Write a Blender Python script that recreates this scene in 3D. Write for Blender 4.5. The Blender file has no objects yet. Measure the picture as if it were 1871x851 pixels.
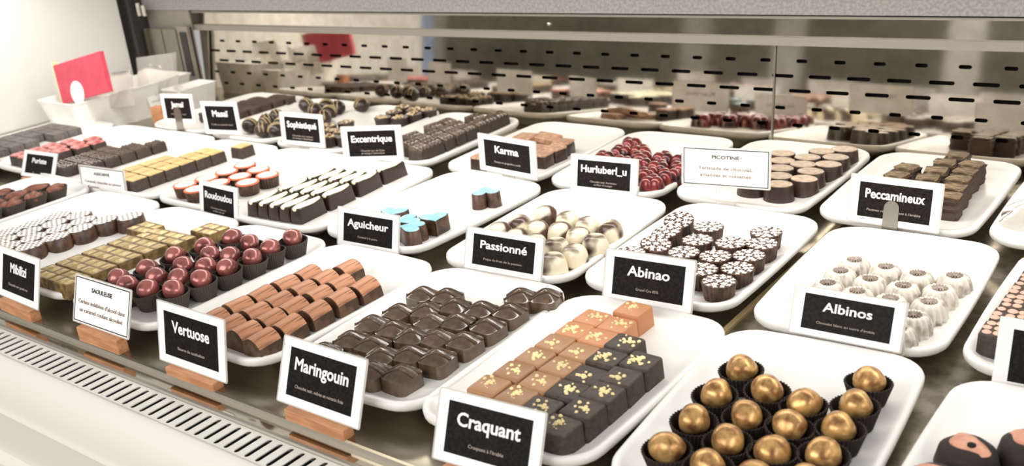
import bpy, bmesh, math, random
from mathutils import Vector, Matrix, Euler
random.seed(7)
S = 0.008                      # one layout unit in metres
SC = bpy.context.scene
COL = SC.collection
PI = math.pi
DECK = -3.0
FLOOR = -0.7                   # tray floor height

# ------------------------------------------------------------------ helpers
def lin(c):
    return tuple((x/12.92 if x <= .04045 else ((x+.055)/1.055)**2.4) for x in c)
def hexc(h):
    return lin(tuple(int(h[i:i+2], 16)/255 for i in (0, 2, 4)))

class MB:
    def __init__(s): s.v = []; s.f = []
    def add(s, vs, fs):
        o = len(s.v); s.v += [tuple(v) for v in vs]; s.f += [tuple(i+o for i in f) for f in fs]; return s
    def box(s, x0, x1, y0, y1, z0, z1, M=None):
        vs = [(x, y, z) for z in (z0, z1) for y in (y0, y1) for x in (x0, x1)]
        if M: vs = [M @ Vector(v) for v in vs]
        return s.add(vs, [(0, 2, 3, 1), (4, 5, 7, 6), (0, 1, 5, 4), (2, 6, 7, 3), (0, 4, 6, 2), (1, 3, 7, 5)])
    def loft(s, rings, bot=True, top=True, M=None):
        n = len(rings[0]); vs = [p for r in rings for p in r]
        if M: vs = [M @ Vector(v) for v in vs]
        fs = []
        for k in range(len(rings)-1):
            for i in range(n):
                j = (i+1) % n; fs.append((k*n+i, k*n+j, (k+1)*n+j, (k+1)*n+i))
        if bot: fs.append(tuple(reversed(range(n))))
        if top: fs.append(tuple(range((len(rings)-1)*n, len(rings)*n)))
        return s.add(vs, fs)
    def prof(s, pts, x0, x1, close=False):           # extrude a (y,z) profile along x
        n = len(pts); vs = [(x0, y, z) for y, z in pts]+[(x1, y, z) for y, z in pts]
        fs = [(i, i+1, n+i+1, n+i) for i in range(n-1)]
        if close: fs += [(n-1, 0, n, 2*n-1), tuple(range(n)), tuple(reversed(range(n, 2*n)))]
        return s.add(vs, fs)
    def blob(s, c, r, sq=(1, 1, 1), n=8, m=5, M=None):
        rings = []
        for k in range(m+1):
            a = -PI/2+PI*(k+.001)/(m+.002); rr = math.cos(a)*r; z = math.sin(a)*r
            rings.append([(c[0]+rr*sq[0]*math.cos(2*PI*i/n), c[1]+rr*sq[1]*math.sin(2*PI*i/n), c[2]+z*sq[2]) for i in range(n)])
        return s.loft(rings, M=M)
    def tube(s, pts, r, n=8):
        for a, b in zip(pts[:-1], pts[1:]):
            a, b = Vector(a), Vector(b); d = (b-a).normalized()
            u = d.orthogonal().normalized(); w = d.cross(u)
            s.loft([[p+u*r*math.cos(2*PI*i/n)+w*r*math.sin(2*PI*i/n) for i in range(n)] for p in (a, b)])
        return s
    def mesh(s, name, mat, smooth=40):
        m = bpy.data.meshes.new(name)
        m.from_pydata([(x*S, y*S, z*S) for x, y, z in s.v], [], s.f); m.validate()
        bm = bmesh.new(); bm.from_mesh(m); bmesh.ops.recalc_face_normals(bm, faces=bm.faces)
        if smooth:
            for f in bm.faces: f.smooth = True
            for e in bm.edges:
                if len(e.link_faces) == 2 and e.calc_face_angle(0) > math.radians(smooth): e.smooth = False
        bm.to_mesh(m); bm.free()
        m.materials.append(mat); return m

def obj(name, mesh, parent=None, loc=(0, 0, 0), rot=(0, 0, 0)):
    o = bpy.data.objects.new(name, mesh); COL.objects.link(o)
    o.location = Vector(loc)*S; o.rotation_euler = rot
    if parent: o.parent = parent
    return o
def tag(o, label, cat=None, group=None, kind=None):
    o['label'] = label
    if cat: o['category'] = cat
    if group: o['group'] = group
    if kind: o['kind'] = kind
    return o

def rrect(w, h, r, z, n=4, bow=0.0):
    pts = []; r = min(r, w/2-.01, h/2-.01)
    cs = [(w/2-r, h/2-r, 0), (-w/2+r, h/2-r, 90), (-w/2+r, -h/2+r, 180), (w/2-r, -h/2+r, 270)]
    for i, (cx, cy, a0) in enumerate(cs):
        for k in range(n+1):
            a = math.radians(a0+90*k/n); pts.append([cx+r*math.cos(a), cy+r*math.sin(a)])
        if bow:
            nx, ny, na = cs[(i+1) % 4]; a = math.radians(na)
            p, q = pts[-1], [nx+r*math.cos(a), ny+r*math.sin(a)]
            for t in (1/6, 2/6, 3/6, 4/6, 5/6):
                pts.append([p[0]+(q[0]-p[0])*t, p[1]+(q[1]-p[1])*t])
    if bow:
        out = []
        for x, y in pts:
            out.append([x+bow*math.copysign(1, x)*(1-(2*y/h)**2)*(abs(2*x/w)**3), y+bow*math.copysign(1, y)*(1-(2*x/w)**2)*(abs(2*y/h)**3)])
        pts = out
    return [(x, y, z) for x, y in pts]
def ring(r, z, n=24, f=None, ry=None, c=(0, 0)):
    o = []
    for i in range(n):
        a = 2*PI*i/n; k = f(a) if f else 1
        o.append((c[0]+r*k*math.cos(a), c[1]+(ry or r)*k*math.sin(a), z))
    return o

# ------------------------------------------------------------------ materials
def mat(name, col, rough=.5, metal=0, col2=None, nscale=1.0, lo=.4, hi=.6, coat=0, bump=0, bscale=3, trans=0, alpha=1, ior=1.45, vary=0, detail=3, stretch=(1, 1, 1), emis=None, spec=.5):
    m = bpy.data.materials.new(name); m.use_nodes = True
    nt = m.node_tree; N = nt.nodes; L = nt.links; b = N['Principled BSDF']
    b.inputs['Roughness'].default_value = rough; b.inputs['Metallic'].default_value = metal
    b.inputs['Coat Weight'].default_value = coat; b.inputs['Coat Roughness'].default_value = .15
    b.inputs['Transmission Weight'].default_value = trans; b.inputs['IOR'].default_value = ior; b.inputs['Alpha'].default_value = alpha
    b.inputs['Specular IOR Level'].default_value = spec
    c1 = (*hexc(col), 1); b.inputs['Base Color'].default_value = c1
    tc = N.new('ShaderNodeTexCoord'); mp = N.new('ShaderNodeMapping'); L.new(tc.outputs['Object'], mp.inputs[0])
    mp.inputs['Scale'].default_value = [x/S for x in stretch]
    out = None
    if col2:
        nz = N.new('ShaderNodeTexNoise'); nz.inputs['Scale'].default_value = nscale; nz.inputs['Detail'].default_value = detail
        L.new(mp.outputs[0], nz.inputs['Vector'])
        mr = N.new('ShaderNodeMapRange'); mr.inputs[1].default_value = lo; mr.inputs[2].default_value = hi; L.new(nz.outputs[0], mr.inputs[0])
        mx = N.new('ShaderNodeMix'); mx.data_type = 'RGBA'; mx.inputs[6].default_value = c1; mx.inputs[7].default_value = (*hexc(col2), 1)
        L.new(mr.outputs[0], mx.inputs[0]); out = mx.outputs[2]
    if vary:
        oi = N.new('ShaderNodeObjectInfo'); hs = N.new('ShaderNodeHueSaturation')
        mr2 = N.new('ShaderNodeMapRange'); mr2.inputs[3].default_value = 1-vary; mr2.inputs[4].default_value = 1+vary
        L.new(oi.outputs['Random'], mr2.inputs[0]); L.new(mr2.outputs[0], hs.inputs['Value'])
        if out: L.new(out, hs.inputs['Color'])
        else: hs.inputs['Color'].default_value = c1
        out = hs.outputs[0]
    if out: L.new(out, b.inputs['Base Color'])
    if bump:
        nb = N.new('ShaderNodeTexNoise'); nb.inputs['Scale'].default_value = bscale; nb.inputs['Detail'].default_value = 4
        L.new(mp.outputs[0], nb.inputs['Vector'])
        bp = N.new('ShaderNodeBump'); bp.inputs['Strength'].default_value = bump; bp.inputs['Distance'].default_value = S*.3
        L.new(nb.outputs[0], bp.inputs['Height']); L.new(bp.outputs[0], b.inputs['Normal'])
    if emis:
        b.inputs['Emission Color'].default_value = c1; b.inputs['Emission Strength'].default_value = emis
    return m
def sine_print(name, base, ink, fx, fy, thr):
    """ink dashes in rows over a pale base: sin*sin threshold"""
    m = mat(name, base, .45); nt = m.node_tree; N = nt.nodes; L = nt.links; b = N['Principled BSDF']
    mp = [n for n in N if n.type == 'MAPPING'][0]
    sx = N.new('ShaderNodeSeparateXYZ'); L.new(mp.outputs[0], sx.inputs[0])
    def sn(sock, f, ph=0):
        a = N.new('ShaderNodeMath'); a.operation = 'MULTIPLY'; a.inputs[1].default_value = f; L.new(sock, a.inputs[0])
        s = N.new('ShaderNodeMath'); s.operation = 'SINE'; L.new(a.outputs[0], s.inputs[0]); return s.outputs[0]
    mu = N.new('ShaderNodeMath'); mu.operation = 'MULTIPLY'; L.new(sn(sx.outputs[0], fx), mu.inputs[0]); L.new(sn(sx.outputs[1], fy), mu.inputs[1])
    gt = N.new('ShaderNodeMath'); gt.operation = 'GREATER_THAN'; gt.inputs[1].default_value = thr; L.new(mu.outputs[0], gt.inputs[0])
    mx = N.new('ShaderNodeMix'); mx.data_type = 'RGBA'; mx.inputs[6].default_value = (*hexc(base), 1); mx.inputs[7].default_value = (*hexc(ink), 1)
    L.new(gt.outputs[0], mx.inputs[0]); L.new(mx.outputs[2], b.inputs['Base Color']); return m

M = dict(
    white=mat('white_ceramic', 'E6E3DD', .32, bump=.02, bscale=.3),
    steel=mat('brushed_steel_deck', 'B0A896', .2, 1, col2='968E7E', nscale=.25, stretch=(.2, 1, 1)),
    steel2=mat('pale_steel_deck', 'B8B09F', .3, 1, col2='989080', nscale=.6),
    ledge=mat('polished_ledge', 'D8D4C8', .09, 1),
    panel=mat('polished_panel', 'DDD6CA', .055, 1, col2='D2CABC', nscale=.4),
    rail=mat('dull_steel', 'A29D92', .3, 1),
    satin=mat('satin_steel', 'A8A298', .6, .8),
    railw=mat('bright_steel', 'E6E2D9', .25, 1),
    dkmetal=mat('dark_metal', '4A4744', .5, .6),
    header=mat('speckled_header', 'A8A5A2', .6, .2, col2='959290', nscale=2),
    enamel=mat('white_enamel', 'DAD6CD', .3),
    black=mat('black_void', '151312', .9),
    endp=mat('white_end_panel', 'F3F0EA', .35),
    bluetrim=mat('blue_grey_trim', '8EA3C4', .4),
    dark=mat('dark_chocolate', '33241D', .33, vary=.25, bump=.05, bscale=1, coat=.15),
    darkm=mat('dark_matte_chocolate', '43372E', .55, vary=.2, col2='352A23', nscale=2, bump=.1),
    glossdk=mat('glossy_dark_chocolate', '4E3C2E', .2, col2='62503F', nscale=.8, vary=.15, bump=.08, bscale=1.2, coat=.5),
    milk=mat('milk_chocolate', 'A07550', .42, vary=.12, bump=.06, bscale=2),
    orange=mat('orange_caramel_chocolate', 'BC7F55', .45, vary=.08, bump=.06, bscale=2),
    crumb=mat('gold_crumbs', 'EED9A0', .5, vary=.15),
    copper=mat('copper_dust', 'BC8460', .45, .2, col2='4E2C18', nscale=1.5, lo=.5, hi=.72, stretch=(3.2, .15, .5), vary=.12),
    cocoa=mat('cocoa_brown', '44301F', .5, col2='664A36', nscale=1, vary=.1),
    gold=mat('gold_dust', 'DCB070', .33, .55, col2='8F653E', nscale=.8, lo=.42, hi=.62, bump=.12, bscale=.8, vary=.08),
    ruby=mat('burgundy_pearl', 'A25F58', .27, .4, col2='65342F', nscale=.5, coat=.5, vary=.15),
    ruby2=mat('deep_burgundy', '7E2A28', .25, .35, col2='2E0F0D', nscale=.5, lo=.42, hi=.6, coat=.6, vary=.1),
    cup=mat('dark_paper', '2A211C', .7, vary=.1),
    cupg=mat('grey_brown_paper', '4D443C', .7, vary=.1),
    goldbar=mat('gold_lustre', 'CDB67C', .38, .3, col2='AB9058', nscale=.8, vary=.08),
    goldside=mat('gold_brown_side', '8B7142', .5, .3, col2='5C4728', nscale=1),
    goldtop=mat('pale_gold_top', 'D9B87E', .5, .1, col2='C8A065', nscale=.5, vary=.1),
    whitechoc=mat('white_chocolate', 'F3EBCF', .4),
    cream=mat('cream_drizzle', 'F4F0CC', .35),
    snow=mat('white_transfer', 'F5EFE8', .45, col2='CDBBAA', nscale=.6, lo=.55, hi=.7),
    brownside=mat('brown_side', '5B4030', .4, col2='3A281D', nscale=1, coat=.1, vary=.15),
    orangered=mat('orange_ring', 'E0724E', .4),
    teal=mat('teal_print', '8CCBDD', .4, col2='B8DFE8', nscale=.6),
    marble=mat('marbled_choc', 'E6DABE', .3, col2='4E3528', nscale=.24, lo=.46, hi=.52, coat=.3, detail=1.2),
    marble2=mat('marbled_white', 'D6CFC2', .35, col2='6B584A', nscale=.6, lo=.5, hi=.72, detail=3),
    pinkdots=mat('pink_beads', 'D3A38F', .5, vary=.1),
    pink=mat('pink_marble', 'D98A80', .35, col2='8E3434', nscale=.5, lo=.42, hi=.6),
    salmon=mat('salmon_patch', 'D9A184', .45, col2='C98A72', nscale=.8),
    cenbrown=mat('brown_centre', '77665A', .5, col2='A3968A', nscale=1.5, vary=.3),
    printed=mat('beige_print', 'B39A82', .45, col2='CBB8A0', nscale=1.2, lo=.4, hi=.6, vary=.08),
    lattice=sine_print('white_lattice', 'EFEAE2', '4E423A', 5.2, 7.0, .3),
    almond=mat('cocoa_almond', '8A5440', .55, col2='6B3E2E', nscale=.8, bump=.15),
    nut=mat('nut_pieces', 'D8C3A0', .5, col2='A98C66', nscale=1.5),
    slate=mat('slate_slab', '6B645F', .55, col2='55504C', nscale=1.2, stretch=(.3, 1.5, 1), vary=.12),
    layer=mat('layered_bark', 'A08A6C', .6, col2='5C4936', nscale=1.4, stretch=(.6, 2, 2), vary=.15, bump=.2),
    karma=mat('milk_slab', 'B8937A', .5, col2='9C755A', nscale=1, vary=.15),
    rough=mat('rough_dark', '4B3B33', .7, bump=.5, bscale=2.5, vary=.15),
    stripe=mat('gold_stripe', 'A8946A', .4, .2),
    wood=mat('orange_wood', 'C78E64', .5, col2='B07A54', nscale=.8, stretch=(.3, 2, 2)),
    card=mat('card_paper', 'F4F3F1', .5),
    cardb=mat('card_back_paper', 'CFC3B0', .6),
    ink=mat('card_black', '171413', .45, col2='241F1C', nscale=3, spec=.1),
    letter=mat('white_lettering', 'F7F5F3', .5),
    greylet=mat('grey_lettering', 'A89A90', .5),
    darklet=mat('dark_lettering', '3A3330', .5),
    brownlet=mat('brown_lettering', '8A7565', .5),
    clear=mat('clear_acrylic', 'F2F0EA', .08, trans=.85, ior=1.2),
    lam=mat('laminate_edge', 'EDEAE2', .15, trans=.55, ior=1.2),
    bin=mat('frosted_bin', 'F8F6F0', .35, col2='F2EEE6', nscale=.2),
    wrap=mat('plastic_film', 'F5F2EC', .12, trans=.9, ior=1.12),
    red=mat('red_card', 'CF4A5C', .45, col2='C44354', nscale=.4),
    lime=mat('pale_edge', 'DDE0A8', .5),
    wall=mat('grey_green_wall', 'B9B5A8', .8, col2='989588', nscale=.012, lo=.35, hi=.65),
    floor=mat('tan_floor', 'A89C88', .6, col2='8C8272', nscale=.02),
    pillar=mat('white_pillar', 'EFECE6', .6),
)

# ------------------------------------------------------------------ camera
def camera():
    f, pitch, yaw, roll, h, off = 1840.267, .371377, .678734, -.098727, 49.138, 13.615
    a = PI/2-pitch
    R = Matrix.Rotation(yaw, 3, 'Z') @ Matrix.Rotation(a, 3, 'X') @ Matrix.Rotation(roll, 3, 'Z')
    cd = bpy.data.cameras.new('camera'); cd.sensor_width = 36; cd.lens = 36*f/1871; cd.shift_y = off/1871
    cd.clip_start = .02; cd.clip_end = 50
    cd.dof.use_dof = True; cd.dof.focus_distance = 118*S; cd.dof.aperture_fstop = 9
    c = bpy.data.objects.new('camera', cd); COL.objects.link(c)
    c.matrix_world = Matrix.Translation((0, 0, h*S)) @ R.to_4x4(); SC.camera = c
camera()

# ------------------------------------------------------------------ display case
case = bpy.data.objects.new('display_case', None); COL.objects.link(case); case.location = (0, 0, 0)
tag(case, 'stainless steel refrigerated display case the chocolate trays stand in', 'display case')
def part(name, mb, m, label=None, parent=None, smooth=40, loc=(0, 0, 0), rot=(0, 0, 0)):
    o = obj(name, mb.mesh(name, m, smooth), parent or case, loc, rot)
    if label: o['label'] = label
    return o
XL, XR = -237, 34
part('deck_plate', MB().box(-240, -45.35, 54.9, 153.7, DECK-.35, DECK), M['steel'])
part('deck_plate', MB().box(-44.65, XR, 54.9, 153.7, DECK-.35, DECK), M['steel2'])
part('joint_strip', MB().box(-45.35, -44.65, 54.9, 150, DECK-.3, DECK+.35), M['stripe'], 'thin brass-coloured strip between deck plates')
part('front_ledge', MB().box(-240, XR, 52.9, 54.9, -5.0, -3.9), M['ledge'])
part('deck_edge', MB().box(-240, XR, 54.9, 55.6, -5.0, DECK-.35), M['satin'])
part('case_body', MB().box(-240, XR, 56, 155.5, -40, -5.2), M['dkmetal'])
part('front_rail', MB().prof([(53.2, -4.9), (53.2, -3.9), (53.0, -3.7), (52.6, -3.7), (52.45, -3.85), (52.45, -4.9)], -240, XR, True), M['satin'])

def stadium(cx, cy, w, h, n=5):
    r = min(w, h)/2; pts = []
    if w >= h: cs = [(cx+w/2-r, cy, -90), (cx-w/2+r, cy, 90)]
    else: cs = [(cx, cy+h/2-r, 0), (cx, cy-h/2+r, 180)]
    for x, y, a0 in cs:
        for k in range(n+1):
            a = math.radians(a0+180*k/n); pts.append((x+r*math.cos(a), y+r*math.sin(a)))
    return pts
def holed_cell(mb, x0, x1, y0, y1, cx, cy, w, h, th, M3):
    hole = stadium(cx, cy, w, h); n = len(hole); outer = []
    # outer points: project hole points outward onto the rectangle, corners included
    hx, hy = hole, None
    for px, py in hole:
        dx, dy = px-cx, py-cy
        tx = ((x1-cx)/dx if dx > 1e-9 else (x0-cx)/dx if dx < -1e-9 else 1e9)
        ty = ((y1-cy)/dy if dy > 1e-9 else (y0-cy)/dy if dy < -1e-9 else 1e9)
        t = min(tx, ty); outer.append((cx+dx*t, cy+dy*t))
    # snap the nearest outer point to each corner
    for c in ((x0, y0), (x1, y0), (x1, y1), (x0, y1)):
        i = min(range(n), key=lambda k: (outer[k][0]-c[0])**2+(outer[k][1]-c[1])**2); outer[i] = c
    vs = [M3(x, y, 0) for x, y in outer]+[M3(x, y, 0) for x, y in hole]+[M3(x, y, -th) for x, y in hole]
    fs = []
    for i in range(n):
        j = (i+1) % n; fs.append((i, j, n+j, n+i)); fs.append((n+i, n+j, 2*n+j, 2*n+i))
    mb.add(vs, fs)

# grille: slots run across (y), pitch 1.62 along x
mb = MB(); P = 1.62; x = -240.0
G3 = lambda a, b, c: (a, b, -4.0+c)
while x < XR:
    holed_cell(mb, x, x+P, 48.55, 52.45, x+P/2, 50.5, .62, 3.45, .12, G3); x += P
mb.add([(-240, 48.55, -4), (XR, 48.55, -4), (XR, 48.4, -3.9), (-240, 48.4, -3.9)], [(0, 1, 2, 3)])
part('air_grille', mb, M['enamel'], 'white slotted air grille', smooth=0)
part('grille_channel', MB().box(-240, XR, 48.3, 52.6, -8, -5.6), M['black'])
part('front_moulding', MB().prof([(48.4, -3.9), (48.1, -3.75), (47.8, -3.8), (47.5, -4.1), (46.9, -4.5), (46.2, -5.3), (45.6, -6.4), (45.2, -7.6), (45.0, -8.6), (44.9, -8.9), (44.5, -9.0), (44.5, -9.4), (44.9, -9.6), (44.8, -12), (44.6, -15.5), (44.0, -16), (43.4, -16.2), (43.2, -17), (43.4, -18), (44, -19), (44, -60)], -240, XR), M['enamel'], 'white curved front moulding')

# perforated back panel, leaning a little forward, tilted with the rails
TA = math.radians(5.7); SL = .0115
def B3(x, z, d):       # panel coords: x, height above deck, depth
    z2 = z+SL*(x+31)
    return (x, 153.8+(z2+3)*math.sin(TA)-d, z2)
mb = MB(); PX = 6.2; rows = [(13.1, 1.85, -62.0), (10.65, 3.7, -58.9), (8.3, 3.7, -62.1), (5.45, 1.8, -59.1), (2.7, 1.8, -62.2)]
zb = [16.0, 11.9, 9.5, 6.9, 4.1, 1.2]
XPL, XPR = -219.5, XR
for (zc, w, xo), zt, zl in zip(rows, zb[:-1], zb[1:]):
    k0 = math.ceil((XPL-xo)/PX-.5)+1; k1 = math.floor((XPR-xo)/PX-.5)
    for k in range(k0, k1+1):
        cx = xo+k*PX; holed_cell(mb, cx-PX/2, cx+PX/2, zl, zt, cx, zc, w, .58, .3, B3)
    a, b = xo+(k0-.5)*PX, xo+(k1+.5)*PX
    mb.add([B3(XPL, zl, 0), B3(a, zl, 0), B3(a, zt, 0), B3(XPL, zt, 0)], [(0, 1, 2, 3)])
    mb.add([B3(b, zl, 0), B3(XPR, zl, 0), B3(XPR, zt, 0), B3(b, zt, 0)], [(0, 1, 2, 3)])
mb.add([B3(XPL, -5.5, 0), B3(XPR, -3, 0), B3(XPR, 1.2, 0), B3(XPL, 1.2, 0)], [(0, 1, 2, 3)])
part('perforated_back_panel', mb, M['panel'], 'mirror-like perforated steel back panel', smooth=0)
part('fascia_screw', MB().blob((-111, 154.9, 17.6), .4, (1, .6, 1), 10, 6), M['railw'])
part('panel_seam', MB().add([B3(-66.6, -3, -.04), B3(-66.35, -3, -.04), B3(-66.35, 16.2, -.04), B3(-66.6, 16.2, -.04), B3(-66.6, -3, .3), B3(-66.35, -3, .3), B3(-66.35, 16.2, .3), B3(-66.6, 16.2, .3)], [(0, 1, 2, 3), (4, 7, 6, 5), (0, 4, 5, 1), (1, 5, 6, 2), (2, 6, 7, 3), (3, 7, 4, 0)]), M['rail'])
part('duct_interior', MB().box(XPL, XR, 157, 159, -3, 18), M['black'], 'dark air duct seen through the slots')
def xbar(y0, y1, z0, z1, xa, xb):
    vs = []
    for x in (xa, xb):
        dz = SL*(x+31); vs += [(x, y0, z0+dz), (x, y1, z0+dz), (x, y1, z1+dz), (x, y0, z1+dz)]
    return MB().add(vs, [(0, 1, 2, 3), (7, 6, 5, 4), (0, 4, 5, 1), (1, 5, 6, 2), (2, 6, 7, 3), (3, 7, 4, 0)])
part('middle_rail', xbar(153.6, 155.5, 15.9, 17.2, -236, XR), M['satin'])
fv_ = []
for x in (-222, XR):
    dz = SL*(x+31); fv_ += [(x, 155.0, 17.2+dz), (x, 155.6, 17.2+dz), (x, 155.6+3.4*math.tan(TA*1.3), 20.6+dz), (x, 155.0+3.4*math.tan(TA*1.3), 20.6+dz)]
part('back_fascia', MB().add(fv_, [(0, 1, 2, 3), (7, 6, 5, 4), (0, 4, 5, 1), (1, 5, 6, 2), (2, 6, 7, 3), (3, 7, 4, 0)]), M['panel'], 'polished steel strip above the rail')
part('upper_rail', xbar(153.6, 155.2, 20.2, 20.6, -236, XR), M['satin'])
part('header_beam', xbar(152.5, 158, 21.0, 30, -238, XR), M['header'], 'grey speckled header beam')
part('header_shadow_gap', xbar(154, 157, 20.6, 21.0, -238, XR), M['dkmetal'])
b = part('end_bracket', MB().box(-236.5, -236, 150.5, 151.4, -3, 14.2).box(-236, -229.2, 150.9, 151.3, -3, 14.2).box(-229.0, -223.4, 151.0, 151.4, -3, 14.2), M['rail'], 'steel end plates with screws')
for sx in (-231.2, -227.5):
    part('screw', MB().blob((sx, 150.8, 4.2), .55, (1, .5, 1), 10, 6), M['railw'], parent=b)
part('end_backplate', MB().box(-237, -219, 153.0, 153.4, -3, 22), M['satin'])
part('corner_post', MB().box(-238.6, -237.2, 148.5, 152, -3, 24).box(-246, -238.6, 150, 156, -3, 30), M['dkmetal'], 'dark corner post')
part('hinge_knuckle', MB().tube([(-235.6, 150, 17.6), (-235.6, 150, 20.8)], .55).tube([(-233.4, 150, 17.6), (-233.4, 150, 20.3)], .5), M['railw'])
part('end_filler', MB().box(-223.3, -218.9, 151.4, 152.2, -3, 15), M['satin'])
part('dark_end_gap', MB().box(-222.0, -219.5, 151.1, 151.5, 2.6, 13.6), M['dkmetal'])
part('end_panel', MB().box(-241.5, -240.2, 49, 147.2, DECK, 36), M['endp'], 'plain white end panel')
part('end_panel_trim', MB().box(-241.8, -240, 43.5, 48.8, DECK, 36), M['bluetrim'])
part('right_end_panel', MB().box(XR, XR+1, 49, 155, -20, 34), M['endp'])
# canopy with the lamp housing over the goods
part('canopy', MB().box(-240, XR, 99, 152, 41, 43), M['enamel'])

# ------------------------------------------------------------------ trays
TW, TL = 19.9, 30.0
def tray_mesh():
    prof = [(4.2, -3.0), (4.1, -3.0), (3.8, -2.7), (3.2, -1.9), (1.2, -1.35), (.35, -1.1), (.05, -.8), (0, -.4), (.08, -.08), (.3, 0), (.55, -.02), (.9, -.2), (1.6, -.55), (2.4, FLOOR)]
    rings = [rrect(TW-2*i, TL-2*i, max(3.6-i, .8), z, 6, .35) for i, z in prof]
    return MB().loft(rings).mesh('tray', M['white'], 60)
TM = tray_mesh()
TR = {}
def tray(key, x, y, t, label, row):
    o = obj('serving_tray', TM, None, (x, y, 0), (0, 0, t)); TR[key] = (x, y, t)
    tag(o, label, 'tray', row); return o
R1, R2, R3 = 'white trays in the front row', 'white trays in the middle row', 'white trays in the back row'
tray('cups', -174.3, 73.6, .01, 'white tray holding cocoa-dusted nuts in grey paper cups', R1)
tray('ovals', -152.6, 73.2, .0, 'white tray holding chocolates with white lattice tops, left end of front row', R1)
tray('bars', -132.0, 73.0, .0, 'white tray holding the gold quilted bars', R1)
tray('domes', -112.3, 72.6, -.005, 'white tray holding burgundy pearl domes in dark paper cups', R1)
tray('V', -92.66, 72.8, -.0092, 'white tray holding copper-streaked half-round logs', R1)
tray('M', -71.97, 73.28, .0494, 'white tray holding dark glossy ridged chocolates', R1)
tray('C', -52.19, 73.58, -.0044, 'white tray holding square chocolates topped with golden crumbs', R1)
tray('G', -31.56, 74.0, .0608, 'white tray holding the gold-dusted balls', R1)
tray('R1', -9.57, 73.41, .0057, 'white tray with salmon-patched dark chocolates, bottom right corner', R1)
tray('slabs', -214.2, 104.2, .0, 'white tray holding the dark grey slabs at far left', R2)
tray('reds', -193.4, 104.4, .0, 'white tray holding pink and red marbled squares', R2)
tray('squares', -179.9+1.2, 104.6, .0, 'white tray holding dark squares with bubbly tops', R2)
tray('As', -158.9, 104.24, .0224, 'white tray holding squares with pale gold tops', R2)
tray('Rd', -139.6, 104.77, .0121, 'white tray holding orange-ringed fluted cups', R2)
tray('S', -119.6, 104.35, .0478, 'white tray holding dark bars with cream leaf drizzle', R2)
tray('Ag', -98.6, 105.06, -.0515, 'nearly empty white tray with four blue-topped hearts', R2)
tray('P', -75.9, 104.69, .0409, 'white tray holding marbled white and dark domes', R2)
tray('Ab', -54.74, 106.3, .0091, 'white tray holding fluted rounds with snowflake tops', R2)
tray('Al', -32.69, 105.79, .0289, 'white tray holding fluted white marbled chocolates', R2)
tray('R2', -10.8, 105.8, .0, 'white tray with pink-dotted chocolates at right edge', R2)
tray('Ja', -187.0, 136.5, .0, 'white tray holding rough dark crumbly bars', R3)
tray('Ma', -166.4, 136.3, .0, 'white tray holding round truffles with gold stripes', R3)
tray('So', -145.9, 136.2, .0, 'white tray holding fluted rounds topped with nut pieces', R3)
tray('E', -125.35, 136.06, .0121, 'white tray holding dark blocks with wavy combed tops', R3)
tray('K', -101.75, 136.05, -.0051, 'white tray holding thin milk chocolate slabs', R3)
tray('H', -80.6, 136.2, .0284, 'white tray holding glossy deep red lobed chocolates', R3)
tray('Pi', -58.91, 137.84, -.0139, 'white tray holding oval chocolates with beige printed tops', R3)
tray('Pe', -37.43, 138.0, -.0015, 'white tray holding rough layered bark squares', R3)
tray('P2', -16.0, 138.0, .0, 'white tray covered with plastic film at right edge', R3)

# ------------------------------------------------------------------ chocolate prototypes (list of (part name, mesh), first = body)
def rough_ring(w, h, r, z, amp, seed, n=4):
    rr = random.Random(seed); return [(x+rr.uniform(-amp, amp), y+rr.uniform(-amp, amp), z+rr.uniform(-amp, amp)*.5) for x, y, z in rrect(w, h, r, z, n)]
def block(name, w, l, h, m, tap=.12, r=.3):
    return MB().loft([rrect(w+tap*2, l+tap*2, r, 0, 3), rrect(w+tap*1.9, l+tap*1.9, r, .1, 3), rrect(w+.02, l+.02, r, h-.18, 3), rrect(w-.12, l-.12, r, h-.05, 3), rrect(w-.34, l-.34, r, h, 3)]).mesh(name, m)
def crumbs(seed, h, k=14, spread=.9):
    rr = random.Random(seed); mb = MB()
    ox, oy = rr.uniform(-.4, .4), rr.uniform(-.4, .4)
    for _ in range(k):
        a = rr.uniform(0, 2*PI); d = abs(rr.gauss(0, .5))*spread; s = rr.uniform(.1, .24)
        mb.blob((max(-1.3, min(1.3, ox+d*math.cos(a))), max(-1.3, min(1.3, oy+d*math.sin(a))), h+s*.35), s, (1, rr.uniform(.7, 1.2), .8), 6, 4)
    return mb.mesh('crumb_topping', M['crumb'])
CR = [crumbs(i, 2.3, 16+5*(i % 4), 1.25) for i in range(6)]
sq_milk, sq_dark, sq_or = (block('square', 3.2, 3.28, 2.35, M[k]) for k in ('milk', 'darkm', 'orange'))

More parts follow.
